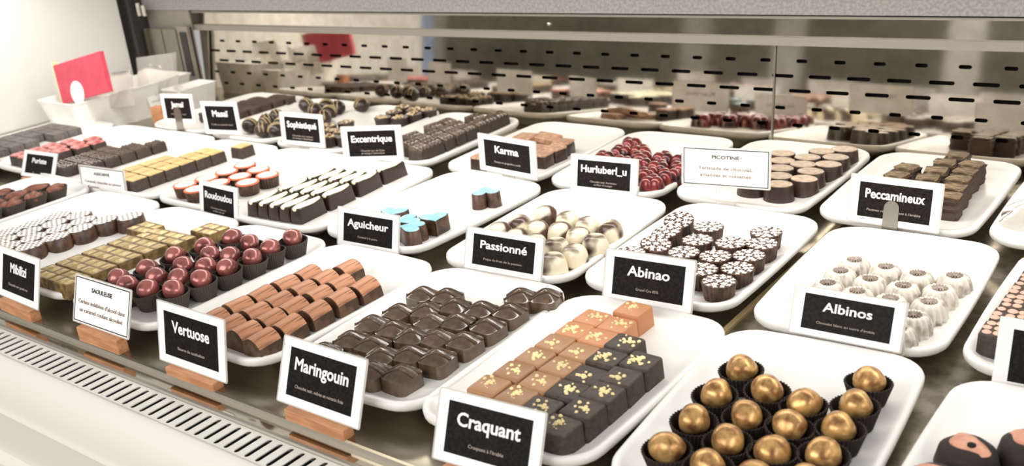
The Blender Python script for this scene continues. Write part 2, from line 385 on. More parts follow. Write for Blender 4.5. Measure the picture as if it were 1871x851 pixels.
def logm():
    w, l, h = 3.15, 3.15, 2.6; prof = []
    for k in range(13):
        a = PI*k/12; prof.append((w/2*math.cos(a)**1 if True else 0, 1.0+(h-1.0)*math.sin(a)))
    pts = [(w/2+.1, 0)]+prof+[(-w/2-.1, 0)]
    n = len(pts)
    def ringy(y, s): return [(x*s, y, max(0, z*s if s < 1 else z)) for x, z in pts]
    # straight extruded body, ends slightly rounded
    body = MB().loft([ringy(-l/2, .97), ringy(-l/2+.12, 1), ringy(l/2-.12, 1), ringy(l/2, .97)])
    return body.mesh('log', M['cocoa'])
def logtop():
    w, l, h = 3.19, 3.15, 2.63; a0, a1 = 22, 158; rings = []
    pts = []
    for k in range(15):
        a = math.radians(a0+(a1-a0)*k/14); rg = .035*math.sin(k*2.6); pts.append((w/2*math.cos(a), 1.0+(h-1.0+rg)*math.sin(a)))
    inn = [(x*.97, z-.08) for x, z in reversed(pts)]
    pr = pts+inn
    return MB().loft([[(x, y, z) for x, z in pr] for y in (-l/2+.06, l/2-.06)]).mesh('copper_top', M['copper'])
LOG = [('log', logm()), ('copper_top', logtop())]

def ridged():
    # flat sides, hipped roof top with two raised ridges running over it
    w, l, h = 3.25, 3.5, 1.5; hw, hl = w/2, l/2
    def zf(x, y):
        m = (abs(x/hw)**2.6+abs(y/hl)**2.6)**(1/2.6); return h+.95*max(0, 1-m**1.25)
    rings = [rrect(w+.15, l+.15, .8, 0, 5), rrect(w+.12, l+.12, .8, .15, 5), rrect(w, l, .75, h, 5)]
    for k in (.9, .75, .55, .35, .15, .03): rings.append([(x*k, y*k, zf(x*k, y*k)+.02) for x, y, _ in rrect(w, l, .75, 0, 5)])
    body = MB().loft(rings).mesh('ridged', M['glossdk'], 50)
    mb = MB()
    for o in (-.5, .5):
        pts = []
        for k in range(13):
            x = -hw+.02+(w-.04)*k/12; y = o+x*.42; pts.append((x, y, max(zf(x, y), h-.12)+.03))
        mb.tube(pts, .15, 6)
    return [('chocolate', body), ('ridge', mb.mesh('ridge', M['glossdk']))]
RID = ridged()

def cup(name, rt, rb, h, m, seed=0):
    n = 72; rr = random.Random(seed)
    f = lambda k: (lambda a: 1+(.035 if round(a/(2*PI)*n) % 2 else -.035)*k)
    return MB().loft([ring(rb, 0.02, n, f(.7)), ring((rb+rt)/2, h*.5, n, f(1)), ring(rt, h, n, f(1.2)), ring(rt-.08, h, n, f(1.2)), ring(rb-.06, .12, n, f(.7))]).mesh(name, m, 10)
CUPD = cup('paper_cup', 2.1, 1.5, 2.1, M['cup']); CUPR = cup('paper_cup', 2.0, 1.4, 2.35, M['cupg']); CUPA = cup('paper_cup', 2.3, 1.6, 2.0, M['cupg'])
def lumpy(r, m, seed, zs=.95, name='ball', base=.5, amp=.06):
    rr = random.Random(seed); ph = [rr.uniform(0, 6) for _ in range(6)]; n, k = 28, 14; rings = []
    for j in range(k+1):
        a = -PI/2+PI*(j+.01)/(k+.02)
        rings.append([((1+amp*math.sin(2*t+ph[0]+a)*math.cos(a*2+ph[1])+amp*.6*math.sin(3*t+ph[2])*math.cos(a))*r*math.cos(a)*math.cos(t), (1+amp*math.sin(2*t+ph[0]+a)*math.cos(a*2+ph[1]))*r*math.cos(a)*math.sin(t), base+r+r*zs*math.sin(a)) for t in [2*PI*i/n for i in range(n)]])
    return MB().loft(rings).mesh(name, m, 80)
BALL = [lumpy(1.45, M['gold'], s, base=.3, amp=.12) for s in range(4)]
DOME = [lumpy(1.4, M['ruby'], s+10, zs=.9, base=.55, amp=.09) for s in range(4)]

def quilted(w, l, h, nx, ny, name='gold_bar'):
    side = MB().loft([rrect(w+.3, l+.2, .15, 0, 2), rrect(w, l, .15, h-.35, 2), rrect(w-.08, l-.08, .12, h-.25, 2)]).mesh(name, M['goldside'])
    mb = MB(); cw, cl = (w-.1)/nx, (l-.1)/ny
    for i in range(nx):
        for j in range(ny):
            x0 = -w/2+.05+i*cw; y0 = -l/2+.05+j*cl; x1, y1 = x0+cw, y0+cl; off = .22*cw*(1 if (i+j) % 2 else -1)
            mb.add([(x0, y0, h-.3), (x1, y0, h-.3), (x1, y1, h-.3), (x0, y1, h-.3), ((x0+x1)/2+off, (y0+y1)/2, h-.08)], [(0, 1, 4), (1, 2, 4), (2, 3, 4), (3, 0, 4), (3, 2, 1, 0)])
    return [('gold_bar', side), ('quilted_top', mb.mesh('quilted_top', M['goldbar'], 12))]
GB_long = quilted(9.6, 3.75, 2.3, 5, 2); GB_short = quilted(4.7, 3.6, 2.3, 3, 2)

def oval(topmat, rx=1.95, ry=1.62, h=2.3, side='dark', amp=0):
    body = MB().loft([ring(rx+.28, 0, 28, ry=ry+.25), ring(rx+.05, h-.08, 28, ry=ry+.03), ring(rx, h, 28, ry=ry)]).mesh('oval_chocolate', M[side], 35)
    top = MB().loft([ring(rx-.1, h-.02, 28, ry=ry-.1), ring(rx-.12, h+.06, 28, ry=ry-.12)]).mesh('printed_top', M[topmat], 30)
    return [('chocolate', body), ('printed_top', top)]
OVL = oval('lattice', 1.75, 2.12, 2.1, side='brownside'); OVP = oval('printed')

def fluted(r=1.8, h=2.1, k=22, m='brownside', z0=0, flare=.12):
    n = k*4; f = lambda a: 1+.035*math.cos(k*a)
    return MB().loft([ring(r*.88, 0, n, f), ring(r*.9, .1, n, f), ring(r+flare*.3, h-.25, n, f), ring(r+flare, h-.12, n, f), ring(r+flare*.8, h, n, lambda a: 1)]).mesh('fluted', M[m], 50)
def star(c, r, z, k=6, a0=0., th=.05):
    n = k*2; return [[(c[0]+(r if i % 2 == 0 else r*.5)*math.cos(a0+2*PI*i/n), c[1]+(r if i % 2 == 0 else r*.5)*math.sin(a0+2*PI*i/n), zz) for i in range(n)] for zz in (z, z+th)]
def snowtop(seed, h=2.1, r=1.7):
    rr = random.Random(seed); mb = MB(); mb.loft(star((0, 0), .5, h, 6, rr.random()))
    for i in range(6):
        a = 2*PI*i/6+rr.uniform(-.1, .1); mb.loft(star((1.0*math.cos(a), 1.0*math.sin(a)), .5, h, 6, rr.random()))
    for i in range(12):
        a = 2*PI*i/12+.2; d = 1.58; mb.loft(star((d*math.cos(a), d*math.sin(a)), .36, h, 4, rr.random()))
    return mb.mesh('snowflake_print', M['snow'], 0)
FLU = [('fluted_chocolate', fluted(1.85)), ('snowflake_print', None)]
SNOW = [snowtop(i) for i in range(4)]
def ringtop():
    ringm = MB().loft([ring(1.9, 1.85, 40), ring(2.0, 2.0, 40), ring(1.9, 2.15, 40), ring(1.62, 2.13, 40), ring(1.6, 1.95, 40)]).mesh('orange_rim', M['orangered'], 60)
    disc = MB().loft([ring(1.64, 1.9, 32), ring(1.62, 2.14, 32)]).mesh('white_disc', M['snow'], 30)
    return [('fluted_cup', fluted(1.8, 2.0, 24)), ('orange_rim', ringm), ('white_disc', disc)]
RDT = ringtop()
def nuttop(seed):
    rr = random.Random(seed); mb = MB()
    for i in range(11):
        a = rr.uniform(0, 6.28); d = 1.25*math.sqrt(rr.random()); mb.blob((d*math.cos(a), d*math.sin(a), 1.95+rr.uniform(0, .15)), rr.uniform(.28, .42), (1, .8, .7), 7, 4)
    return mb.mesh('nut_topping', M['nut'])
NUT = [nuttop(i) for i in range(4)]; NUTB = fluted(1.6, 1.9, 22, 'dark')

def leafbar():
    body = MB().loft([rrect(2.35, 6.0, .3, 0, 3), rrect(2.3, 5.9, .3, .2, 3), rrect(1.9, 5.5, .4, 2.3, 3), rrect(1.7, 5.3, .4, 2.4, 3)]).mesh('dark_bar', M['dark'], 35)
    rings = []
    pts = [(-2.82, .1, 2.36), (-2.74, .5, 2.42), (-2.3, .78, 2.5), (-1.2, .98, 2.58), (.4, .92, 2.6), (1.8, .62, 2.62), (2.6, .3, 2.64), (2.9, .05, 2.66)]
    for y, w, z in pts:
        rings.append([(w*math.cos(2*PI*i/12)+.12*math.sin(y), y, z-.22+ (.26 if w > .2 else .08)*math.sin(2*PI*i/12)) for i in range(12)])
    return [('chocolate', body), ('cream_drizzle', MB().loft(rings).mesh('cream_drizzle', M['cream'], 70))]
LEAF = leafbar()

def heart():
    def hr(s, z):
        o = []
        for i in range(40):
            t = 2*PI*i/40; x = 16*math.sin(t)**3; y = 13*math.cos(t)-5*math.cos(2*t)-2*math.cos(3*t)-math.cos(4*t); o.append((x/16*s*2.15, (y+2.5)/16*s*2.15, z))
        return o
    return [('heart_chocolate', MB().loft([hr(1.06, 0), hr(1, 2.2), hr(.96, 2.3)]).mesh('heart', M['brownside'], 40)), ('blue_top', MB().loft([hr(.93, 2.28), hr(.92, 2.36)]).mesh('blue_top', M['teal'], 30))]
HRT = heart()
def domem(r, h, m, name, seed=0, k=0, amp=0, flat=.5, n=40, dent=0):
    rings = []; f = (lambda a: 1+amp*math.cos(k*a)) if k else None
    for j in range(11):
        t = j/10; rr = r*(1-t**3.2*.98) if t < 1 else r*.02
        a = t*PI/2; rr = r*max(.02, math.cos(a)**flat); z = h*math.sin(a)
        if dent and t > .75: z -= dent*(t-.75)*4
        rings.append(ring(rr, z, n, f))
    return MB().loft(rings).mesh(name, M[m], 75)
PDOME = [domem(1.85, 2.7, 'marble', 'marbled_dome', flat=.45)]
def centre_star():
    f = lambda a: 1+.42*math.cos(14*a)
    return MB().loft([ring(.62, 1.98, 112, f), ring(.58, 2.2, 112, f), ring(.2, 2.1, 112, f)]).mesh('brown_centre', M['cenbrown'], 60)
CEN = centre_star()
BUNDT = [domem(1.85, 2.3, 'marble2', 'fluted_dome', k=14, amp=.09, flat=.5, n=112, dent=.45)]
LOBE = domem(2.05, 2.3, 'ruby2', 'lobed', k=3, amp=.16, flat=.55, n=60)
def lobe_parts():
    mb = MB()
    for k in range(3):
        a0 = 2*PI*k/3; rings = []
        for j in range(9):
            a = (j/8)*PI/2*.98
            rings.append([(.78*math.cos(a0)+(1.32*math.cos(a)**.7)*math.cos(t), .78*math.sin(a0)+(1.32*math.cos(a)**.7)*math.sin(t), 2.4*math.sin(a)) for t in [2*PI*i/20 for i in range(20)]])
        mb.loft(rings)
    return mb.mesh('lobed_chocolate', M['ruby2'], 75)
LOBE = lobe_parts()
def striped(seed):
    rr = random.Random(seed); b = lumpy(1.7, M['dark'], seed, zs=.9, base=-.05, amp=.03, name='truffle'); mb = MB()
    for o in (-.5, .25):
        pts = []
        for j in range(13):
            a = PI*j/12; rad = math.sqrt(1.72**2-o*o); pts.append((o+.15*math.cos(a), rad*math.cos(a), 1.65+rad*.91*math.sin(a)))
        mb.tube(pts, .13, 6)
    return [('truffle', b), ('gold_stripe', mb.mesh('gold_stripe', M['stripe']))]
STR = [striped(3), striped(5)]
def wavy():
    b = block('block', 3.0, 3.0, 2.0, M['darkm'], .1, .15); mb = MB(); n = 22
    vs = []; fs = []
    for j in range(n+1):
        for i in range(9):
            x = -1.45+2.9*i/8; y = -1.45+2.9*j/n; vs.append((x, y, 2.15+.3*math.sin(y*7+1.8*math.sin(x*1.6))+.25*(1-(x/1.5)**2)))
    for j in range(n):
        for i in range(8): a = j*9+i; fs.append((a, a+1, a+10, a+9))
    bd = [i for i in range(9)]+[9*j+8 for j in range(1, n+1)]+[n*9+i for i in range(7, -1, -1)]+[9*j for j in range(n-1, 0, -1)]
    o = len(vs); vs += [(vs[i][0], vs[i][1], 1.9) for i in bd]; m = len(bd)
    for q in range(m): r_ = (q+1) % m; fs.append((bd[q], o+q, o+r_, bd[r_]))
    fs.append(tuple(o+q for q in range(m)))
    mb.add(vs, fs); return [('chocolate', b), ('combed_top', mb.mesh('combed_top', M['glossdk'], 80))]
WAV = wavy()
def roughb(w, l, h, m, seed, name='rough_piece', layers=3, z0=0):
    rings = []
    for k in range(layers*2):
        z = h*k/(layers*2-1); s = 1+(.05 if k % 2 else -.04); rings.append(rough_ring(w*s, l*s, .5, z, .12, seed*31+k, 4))
    rings.append(rough_ring(w*.8, l*.8, .4, h+.1, .1, seed+99, 4))
    rings = [[(x, y, z+z0) for x, y, z in q] for q in rings]
    return MB().loft(rings).mesh(name, M[m], 25)
BARK = [[('bark_square', roughb(3.1, 3.1, 2.6, 'rough', s, 'bark_square')), ('bark_top', roughb(2.7, 2.6, .35, 'layer', s+4, 'bark_top', 1, 2.62))] for s in range(3)]
CRM = [[('crumbly_bar', roughb(3.4, 3.0, 2.0, 'rough', s+20, 'crumbly_bar', 2))] for s in range(3)]
def bubbly(seed):
    rr = random.Random(seed); b = block('dark_square', 3.0, 3.1, 1.8, M['darkm'], .08, .15); mb = MB()
    for i in range(4):
        for j in range(4): mb.blob((-1.1+.73*i+rr.uniform(-.1, .1), -1.1+.73*j+rr.uniform(-.1, .1), 1.85), rr.uniform(.3, .42), (1, 1, .75), 8, 4)
    return [('dark_square', b), ('bubbly_top', mb.mesh('bubbly_top', M['glossdk']))]
BUB = [bubbly(i) for i in range(2)]
GT = [('chocolate', block('gold_top_square', 2.9, 3.1, 2.1, M['darkm'], .1, .12)), ('gold_top', MB().loft([rrect(2.75, 2.95, .1, 2.08, 2), rrect(2.7, 2.9, .1, 2.2, 2)]).mesh('gold_top', M['goldtop'], 30))]
PK = [('chocolate', block('marbled_square', 2.9, 2.9, 2.0, M['darkm'], .1, .2)), ('marbled_top', MB().loft([rrect(2.8, 2.8, .2, 1.7, 2), rrect(2.8, 2.8, .2, 1.95, 2), rrect(2.4, 2.4, .2, 2.2, 2)]).mesh('marbled_top', M['pink'], 50))]
SLB = [('slab', MB().loft([rough_ring(3.9, 3.1, .1, 0, .05, 5, 2), rough_ring(3.9, 3.1, .1, 1.5, .05, 6, 2), rough_ring(3.8, 3.0, .1, 1.7, .05, 8, 2)]).mesh('slab', M['slate'], 25))]
KRM = [('milk_slab', MB().loft([rrect(4.6, 2.9, .3, 0, 3), rrect(4.7, 3.0, .3, .15, 3), rrect(4.6, 2.9, .3, .85, 3), rrect(4.3, 2.6, .3, 1.0, 3)]).mesh('milk_slab', M['karma'], 35))]
KRD = [('slab', block('slab', 3.0, 3.0, 2.0, M['dark'], .1)), ('pale_top', MB().loft([rrect(3.1, 3.1, .3, 2.0, 3), rrect(3.1, 3.1, .3, 2.2, 3), rrect(2.8, 2.8, .3, 2.35, 3)]).mesh('pale_top', M['karma'], 35))]
def dotted(seed):
    rr = random.Random(seed); b = block('dotted_square', 3.2, 3.3, 2.4, M['darkm'], .1); mb = MB()
    for i in range(3):
        for j in range(3): mb.blob((-1.05+1.05*i+rr.uniform(-.15, .15), -1.1+1.1*j+rr.uniform(-.15, .15), 2.42), rr.uniform(.4, .52), (1, 1, .3), 10, 4)
    return [('chocolate', b), ('pink_beads', mb.mesh('pink_beads', M['pinkdots']))]
DOT = [dotted(i) for i in range(2)]
def patched():
    b = MB().loft([ring(2.4, 0, 32), ring(2.5, .3, 32), ring(2.2, 1.6, 32), ring(1.5, 2.2, 32), ring(.6, 2.4, 32)]).mesh('patched_dome', M['cup'], 60)
    f = lambda a: 1+.12*math.sin(3*a+1)
    p = MB().loft([ring(1.75, 2.02, 28, f, 1.3), ring(1.5, 2.3, 28, f, 1.1), ring(.7, 2.5, 28, f, .6)]).mesh('salmon_patch', M['salmon'], 60)
    d = MB().blob((.5, -.2, 2.42), .42, (1, 1, .35), 14, 6).mesh('dark_dot', M['black'])
    return [('chocolate', b), ('salmon_patch', p), ('dark_dot', d)]
PAT = patched()
def almond(seed):
    rr = random.Random(seed); mb = MB()
    for k in range(3):
        Mx = Matrix.Translation((rr.uniform(-.5, .5), (k-1)*.75, 1.5+.25*(k == 1))) @ Matrix.Rotation(rr.uniform(-.3, .3), 4, 'Z') @ Matrix.Rotation(rr.uniform(-.3, .3), 4, 'Y')
        mb.blob((0, 0, 0), 1.05, (1.75, .72, .75), 14, 8, Mx)
    return mb.mesh('cocoa_nut_cluster', M['almond'], 75)
ALM = [almond(i) for i in range(3)]

# ------------------------------------------------------------------ placing with labels
ORD = ['nearest the front', 'second from front', 'third from front', 'fourth from front', 'fifth from front', 'sixth from front', 'seventh from front', 'eighth from front', 'ninth from front', 'tenth from front']
def colname(i, n):
    if n == 1: return ''
    if n == 2: return ['in left column', 'in right column'][i]
    if n == 3: return ['in left column', 'in middle column', 'in right column'][i]
    if i == 0: return 'in leftmost column'
    if i == n-1: return 'in rightmost column'
    return 'in '+['', 'second', 'third', 'fourth', 'fifth', 'sixth'][i]+' column from left'
def columns(pts, tr, gap):
    x0, y0, t = TR[tr]; c, s = math.cos(-t), math.sin(-t)
    loc = [((x-x0)*c-(y-y0)*s, (x-x0)*s+(y-y0)*c) for x, y in [p[:2] for p in pts]]
    order = sorted(range(len(pts)), key=lambda i: loc[i][0]); cols = [[order[0]]]
    for i in order[1:]:
        if loc[i][0]-sum(loc[k][0] for k in cols[-1])/len(cols[-1]) > gap: cols.append([])
        cols[-1].append(i)
    out = {}
    for ci, cc in enumerate(cols):
        cc.sort(key=lambda i: loc[i][1])
        for ri, i in enumerate(cc): out[i] = (ORD[ri] if len(cc) > 1 else 'alone', colname(ci, len(cols)), ci, ri, len(cc))
    return out
def lay(name, tr, pts, variants, desc, cat, group, gap=1.7, rot=0, rj=0, z=FLOOR, wherefn=None, post=None):
    """variants: list of part lists; one top-level object per point"""
    info = columns(pts, tr, gap); t = TR[tr][2]; res = []
    rr = random.Random(hash(name) % 1000 if False else len(name)*7+len(pts))
    for i, p in enumerate(pts):
        v = variants[i % len(variants)] if not callable(variants) else variants(i, info[i])
        x, y = p[:2]; zz = z+(p[2] if len(p) > 2 else 0)
        ex = p[3] if len(p) > 3 else (0, 0)
        root = obj(name, v[0][1], None, (x, y, zz), (ex[0], ex[1], t+rot+rr.uniform(-rj, rj)+(p[4] if len(p) > 4 else 0)))
        for pn, pm in v[1:]: obj(pn, pm, root)
        r, c, *_ = info[i]
        d = desc(i, info[i]) if callable(desc) else desc
        tag(root, (d+', '+(r+' '+c).strip()) if r != 'alone' else (d+', alone '+c).strip(), cat, group); res.append(root)
    return res

# square chocolates with crumbs
cr = [(-56, 63.8), (-55.6, 67.2), (-55.4, 70.5), (-55.3, 73.9), (-55.1, 77.2), (-55.0, 80.5), (-52.5, 63.4), (-52.1, 66.6), (-52, 70), (-52, 73.4), (-52, 76.9), (-51.8, 80.2), (-52.2, 84.2),
      (-49.1, 63.3), (-48.8, 66.5), (-48.7, 69.7), (-48.9, 73.6), (-49, 77.1), (-46.9, 61.2+.1), (-45.8, 64.4), (-45.7, 67.7), (-45.7, 71.0), (-45.6, 74.5)]
cr[18] = (-46.1, 61.0); cr[13] = (-49.3, 62.9)
def crv(i, inf):
    c, rr_ = inf[2], inf[3]; far = cr[i][1] > 76
    body = sq_dark if c >= 2 and not (c == 2 and cr[i][1] > 82) else (sq_or if far or cr[i][1] > 75 else sq_milk)
    return [('square_chocolate', body), ('crumb_topping', CR[(i*5+1) % 6])]
lay('square_chocolate', 'C', cr, crv, lambda i, inf: ('dark square chocolate' if inf[2] >= 2 else 'milk brown square chocolate')+' with golden crumbs', 'chocolate', 'crumb-topped square chocolates', rj=.05, gap=1.6)

# ridged
rp = [(-77.3, 78.2), (-74.4, 79.0), (-71.7, 77.3), (-76.6, 73.3), (-74.0, 74.9), (-77.4, 69.6), (-71.4, 73.2), (-69.0, 74.2), (-68.3, 78.0), (-73.9, 69.6), (-71.1, 69.4), (-66.2, 82.9), (-76.5, 65.6), (-73.6, 65.6), (-71.1, 64.6), (-68.5, 65.9), (-68.5, 70.1),
      (-65.0, 79.0), (-63.8, 83.9), (-77.4, 62.2), (-65.3, 66.8), (-65.1, 71.0), (-65.0, 75.0), (-69.5, 61.6), (-66.3, 62.4), (-73.2, 61.6)]
def spread(pts, d, it=60, keep=.12):
    q = [list(p[:2]) for p in pts]
    for _ in range(it):
        for i in range(len(q)):
            for j in range(i):
                dx, dy = q[i][0]-q[j][0], q[i][1]-q[j][1]; L_ = math.hypot(dx, dy) or .01
                if L_ < d: k = (d-L_)/L_*.5; q[i][0] += dx*k; q[i][1] += dy*k; q[j][0] -= dx*k; q[j][1] -= dy*k
        for i, p in enumerate(pts):
            q[i][0] += (p[0]-q[i][0])*keep; q[i][1] += (p[1]-q[i][1])*keep
    return [tuple(a)+tuple(p[2:]) for a, p in zip(q, pts)]
rp = spread(rp, 3.15)
lay('ridged_chocolate', 'M', rp, [RID], 'glossy dark pillow chocolate with two ridges', 'chocolate', 'ridged dark chocolates', rj=.25, gap=1.5)

# copper logs
lp = [(-95.5, 61.5), (-95.5, 65.1), (-95.4, 68.7), (-95.2, 72.2), (-95, 75.8), (-92.2, 61.3), (-92.1, 64.9), (-91.9, 68.4), (-91.8, 72.0), (-91.7, 75.6), (-91.4, 79.3),
      (-89, 60.9), (-88.9, 64.5), (-88.9, 68.1), (-88.8, 71.8), (-88.7, 75.4), (-85.6, 60.6), (-85.6, 64.5), (-85.7, 68.5), (-85.6, 72.4), (-85.3, 76.3)]
lp = [(x, y, 0, (random.uniform(-.03, .1), 0)) for x, y in lp]
lay('half_round_log', 'V', lp, [LOG], 'copper-streaked half-round log', 'chocolate', 'copper-streaked half-round logs', rj=.04, gap=1.6)

# gold balls in cups
def cupped(name, tr, pts, meshes, cupm, desc, group, cgroup, gap, cz=0, d=None, cat='chocolate'):
    pts = spread(pts, d) if d else pts; info = columns(pts, tr, gap); rr = random.Random(4)
    for i, p in enumerate(pts):
        r, c, *_ = info[i]; tx, ty = rr.uniform(-.06, .06), rr.uniform(-.06, .06)
        cu = obj('paper_cup', cupm, None, (p[0], p[1], FLOOR+.02), (tx, ty, rr.uniform(0, 3)))
        tag(cu, f'dark pleated paper cup under the {desc[1]}, {r} {c}'.strip(), 'paper cup', cgroup)
        o = obj(name, meshes[i % len(meshes)], None, (p[0], p[1], FLOOR+.1+cz), (tx, ty, rr.uniform(0, 6)))
        tag(o, f'{desc[0]}, {r} {c}'.strip(), cat, group)
gp = [(-36.4, 77.6), (-36.6, 72.4), (-32.9, 75.2), (-29.0, 74.3), (-25.6, 80.6), (-25.2, 76.2), (-36.3, 67.5), (-32.6, 70.3), (-28.9, 70.4), (-25.1, 72.1), (-36.2, 62.6), (-32.3, 66.0), (-28.5, 66.3), (-24.9, 67.9), (-32.1, 62.0), (-28.2, 62.3), (-24.6, 63.8)]
cupped('gold_ball', 'G', gp, BALL, CUPD, ('gold-dusted chocolate ball', 'gold ball'), 'gold-dusted chocolate balls', 'paper cups of the gold balls', 1.9, cz=.35, d=3.75)
dp = [(-113.6, 79.1), (-109.6, 78.6), (-105.2, 82.6), (-114.8, 75), (-105.3, 78.6), (-111, 73.4), (-115.9, 70.9), (-108.0, 74.4), (-105.3, 75.0), (-111.4, 69.2), (-108, 70.4), (-105.3, 71.2), (-115.5, 66.5), (-108.2, 66.4), (-105.5, 67.3), (-111.6, 65.2), (-109.2, 62.2), (-105.9, 63.5), (-116.4, 62.6), (-113.0, 61.8)]
cupped('burgundy_dome', 'domes', dp, DOME, CUPR, ('shiny burgundy chocolate dome', 'burgundy dome'), 'burgundy chocolate domes', 'paper cups of the burgundy domes', 1.6, cz=.6, d=3.4)
ap = [(-171.0, 81.5), (-167.6, 82.6), (-170.8, 77.6), (-167.2, 78.6), (-175, 76.8), (-166.9, 74.6), (-171.0, 73.4), (-167.0, 70.6), (-175.2, 71.5), (-171.2, 69.2), (-167.2, 66.4), (-175.5, 67), (-171.3, 64.8)]
cupped('nut_cluster', 'cups', ap, ALM, CUPA, ('cocoa-dusted nut cluster', 'nut cluster'), 'cocoa-dusted nut clusters', 'paper cups of the nut clusters', 2.0, d=3.9, cat='sweet')

# gold bars
def gv(i, inf): return GB_long if i < 4 else GB_short
lay('gold_bar', 'bars', [(-127.0, 64.2), (-127.0, 68.2), (-126.9, 72.2), (-125.6, 76.1, 0, (0, 0), .03), (-129.5, 60.3), (-124.5, 60.3), (-133.2+1, 76.4+.8), (-121.6, 81.0)], gv, lambda i, inf: 'long gold quilted chocolate bar' if i < 4 else 'short gold quilted chocolate bar', 'chocolate', 'gold quilted bars', gap=1.2)

# lattice ovals
op = [(-152.2+3.3*i+(.25*j), 62.4+3.95*j+(1.4 if i % 2 else 0)+.25*i) for i in range(4) for j in range(4)]+[(-138.9, 79.2)]
op = [(x-.2, y) for x, y in op]
lay('oval_chocolate', 'ovals', op, [OVL], 'oval chocolate with white lattice print', 'chocolate', 'lattice-printed oval chocolates', gap=1.7, rj=.15)

# slabs, reds, squares
sp = [(-217.0+4.1*i, 93.5+3.3*j, 0) for i in range(3) for j in range(6) if not (i == 2 and j in (3,))]
lay('slate_slab', 'slabs', sp, [SLB], 'dark grey flat chocolate slab', 'chocolate', 'dark grey chocolate slabs', rj=.03)
rd = [(-198.8, 92.5), (-195.6, 92.3), (-198.7, 95.8), (-195.5, 95.5), (-198.6, 99.1), (-195.4, 98.7), (-192.3, 97.5), (-197.5, 102.4), (-194.2, 102), (-191, 100.9), (-194.0, 105.6), (-190.6, 104.2)]
rd = [(x+.9, y+.3) for x, y in rd]
lay('marbled_square', 'reds', rd, [PK], 'dark square chocolate with pink marbled top', 'chocolate', 'pink marbled squares', rj=.08)
sq = [(-183.8+1, 92.3), (-179.6, 92.2), (-182.8, 95.6), (-179.6, 95.5), (-176.4+.1, 95.4), (-182.8, 99), (-179.5, 98.9), (-176.3, 98.8), (-182.6, 102.4), (-179.4, 102.3), (-176.2, 102.1), (-179.3, 105.8), (-176.1, 105.5), (-176.0, 109)]
lay('bubbly_square', 'squares', sq, BUB, 'dark square chocolate with bubbly top', 'chocolate', 'dark squares with bubbly tops')
ag = [(-162.4, 92.4), (-159.2, 92.2), (-156.2+.1, 92.0), (-162.3, 95.7), (-159.1, 95.5), (-156.0, 95.3), (-162.3, 99), (-159.0, 98.8), (-155.9, 98.6), (-162, 102), (-158.8, 102), (-155.8, 101.8), (-158.7, 105.3), (-155.7, 105.1), (-158.6+.1, 108.6), (-155.6, 108.4), (-153.9, 113.4)]
ag = [(x-.9 if i < 16 else x-.6, y) for i, (x, y) in enumerate(ag)]
ag[16] = (-154.6, 113.6)
lay('gold_topped_square', 'As', ag, [GT], 'dark square chocolate with pale gold top', 'chocolate', 'gold-topped squares', gap=1.5)
rdp = [(-144.6, 93.4), (-140.5, 92.6), (-143.9, 97.3), (-139.6, 96.6), (-143.5, 101.2), (-138.8, 100.2), (-143.5, 105.3), (-138.7, 104.3), (-134.6, 98.6), (-134.5, 102.8)]
lay('fluted_cup', 'Rd', spread(rdp, 4.0), [RDT], 'fluted cup with white disc and orange rim', 'chocolate', 'orange-rimmed fluted cups', gap=2)
lf = [(-125.0+2.35*i, 93.8+.15*i) for i in range(5)]+[(-125.2+2.35*i+.0, 100.2+.15*i) for i in range(5)]+[(-125.4+2.35*i, 106.6+.1*i) for i in range(4)]+[(-115.9, 107.5), (-116.3, 113.9)]
lf = [(x+.3 if i < 14 else x, y) for i, (x, y) in enumerate(lf)]
lay('leaf_drizzled_bar', 'S', lf, [LEAF], 'dark bar with cream leaf-shaped drizzle', 'chocolate', 'cream-drizzled dark bars', gap=1.1, rj=.05)
lay('heart_chocolate', 'Ag', [(-99.8, 96.9, 0, (0, 0), .4), (-95.6, 95.2, 0, (0, 0), -.5), (-92.4, 97.6, 0, (0, 0), .9), (-92.8, 109.8, 0, (0, 0), -2.3), (-93.2, 93.4, 0, (0, 0), -1.2)], [HRT], 'heart chocolate with pale blue top', 'chocolate', 'blue-topped hearts', gap=1.9)
pp = [(-79.3, 106.4), (-80.6, 101.9), (-75.1, 105.7), (-77, 101.2), (-73.6, 101.8), (-71.3, 105), (-68.2, 105.2), (-70.5, 101.2), (-67.3, 100.2), (-71.4, 97), (-67.6, 96.0), (-68.6, 92.2+.5), (-81.4, 98.6), (-77.3, 97.5), (-74.5, 97.0)]
lay('marbled_dome', 'P', [(x, y, 0, (0, 0), random.uniform(0, 6)) for x, y in spread(pp, 3.45)], [[('marbled_dome', PDOME[0])]], 'white and dark marbled chocolate dome', 'chocolate', 'marbled domes')
fp = [(-60.4, 110.4, .3, (.25, .1)), (-56, 109.8), (-59.6, 106.0, .2, (.2, 0)), (-55.2, 105.2), (-59.4, 101.8, .2, (.15, .1)), (-54.9, 101.0), (-51, 106.0), (-50.9, 101.4), (-47.4, 103.2), (-47.6, 107.2), (-48.6, 110.9), (-50.6, 97.2), (-47.0, 99.2), (-47.3, 95.0), (-60.8, 98.2)]
def fv(i, inf): return [FLU[0], ('snowflake_print', SNOW[i % 4])]
lay('fluted_round', 'Ab', spread(fp, 3.75), fv, 'fluted round chocolate with white snowflake print', 'chocolate', 'snowflake-printed fluted rounds', gap=2.2, rj=1)
bp_ = [(-36.1, 106.9), (-32.3, 106.5), (-28.9, 106.1), (-25.2, 107.1), (-36.4, 103.4), (-32.7, 102.6), (-29.3, 102.4), (-25.7, 103.2), (-36.3, 99.7), (-33, 99), (-29.6, 98.7), (-25.7, 99.5), (-26.2, 95.6), (-26.6, 91.9+.6), (-30, 94.8)]
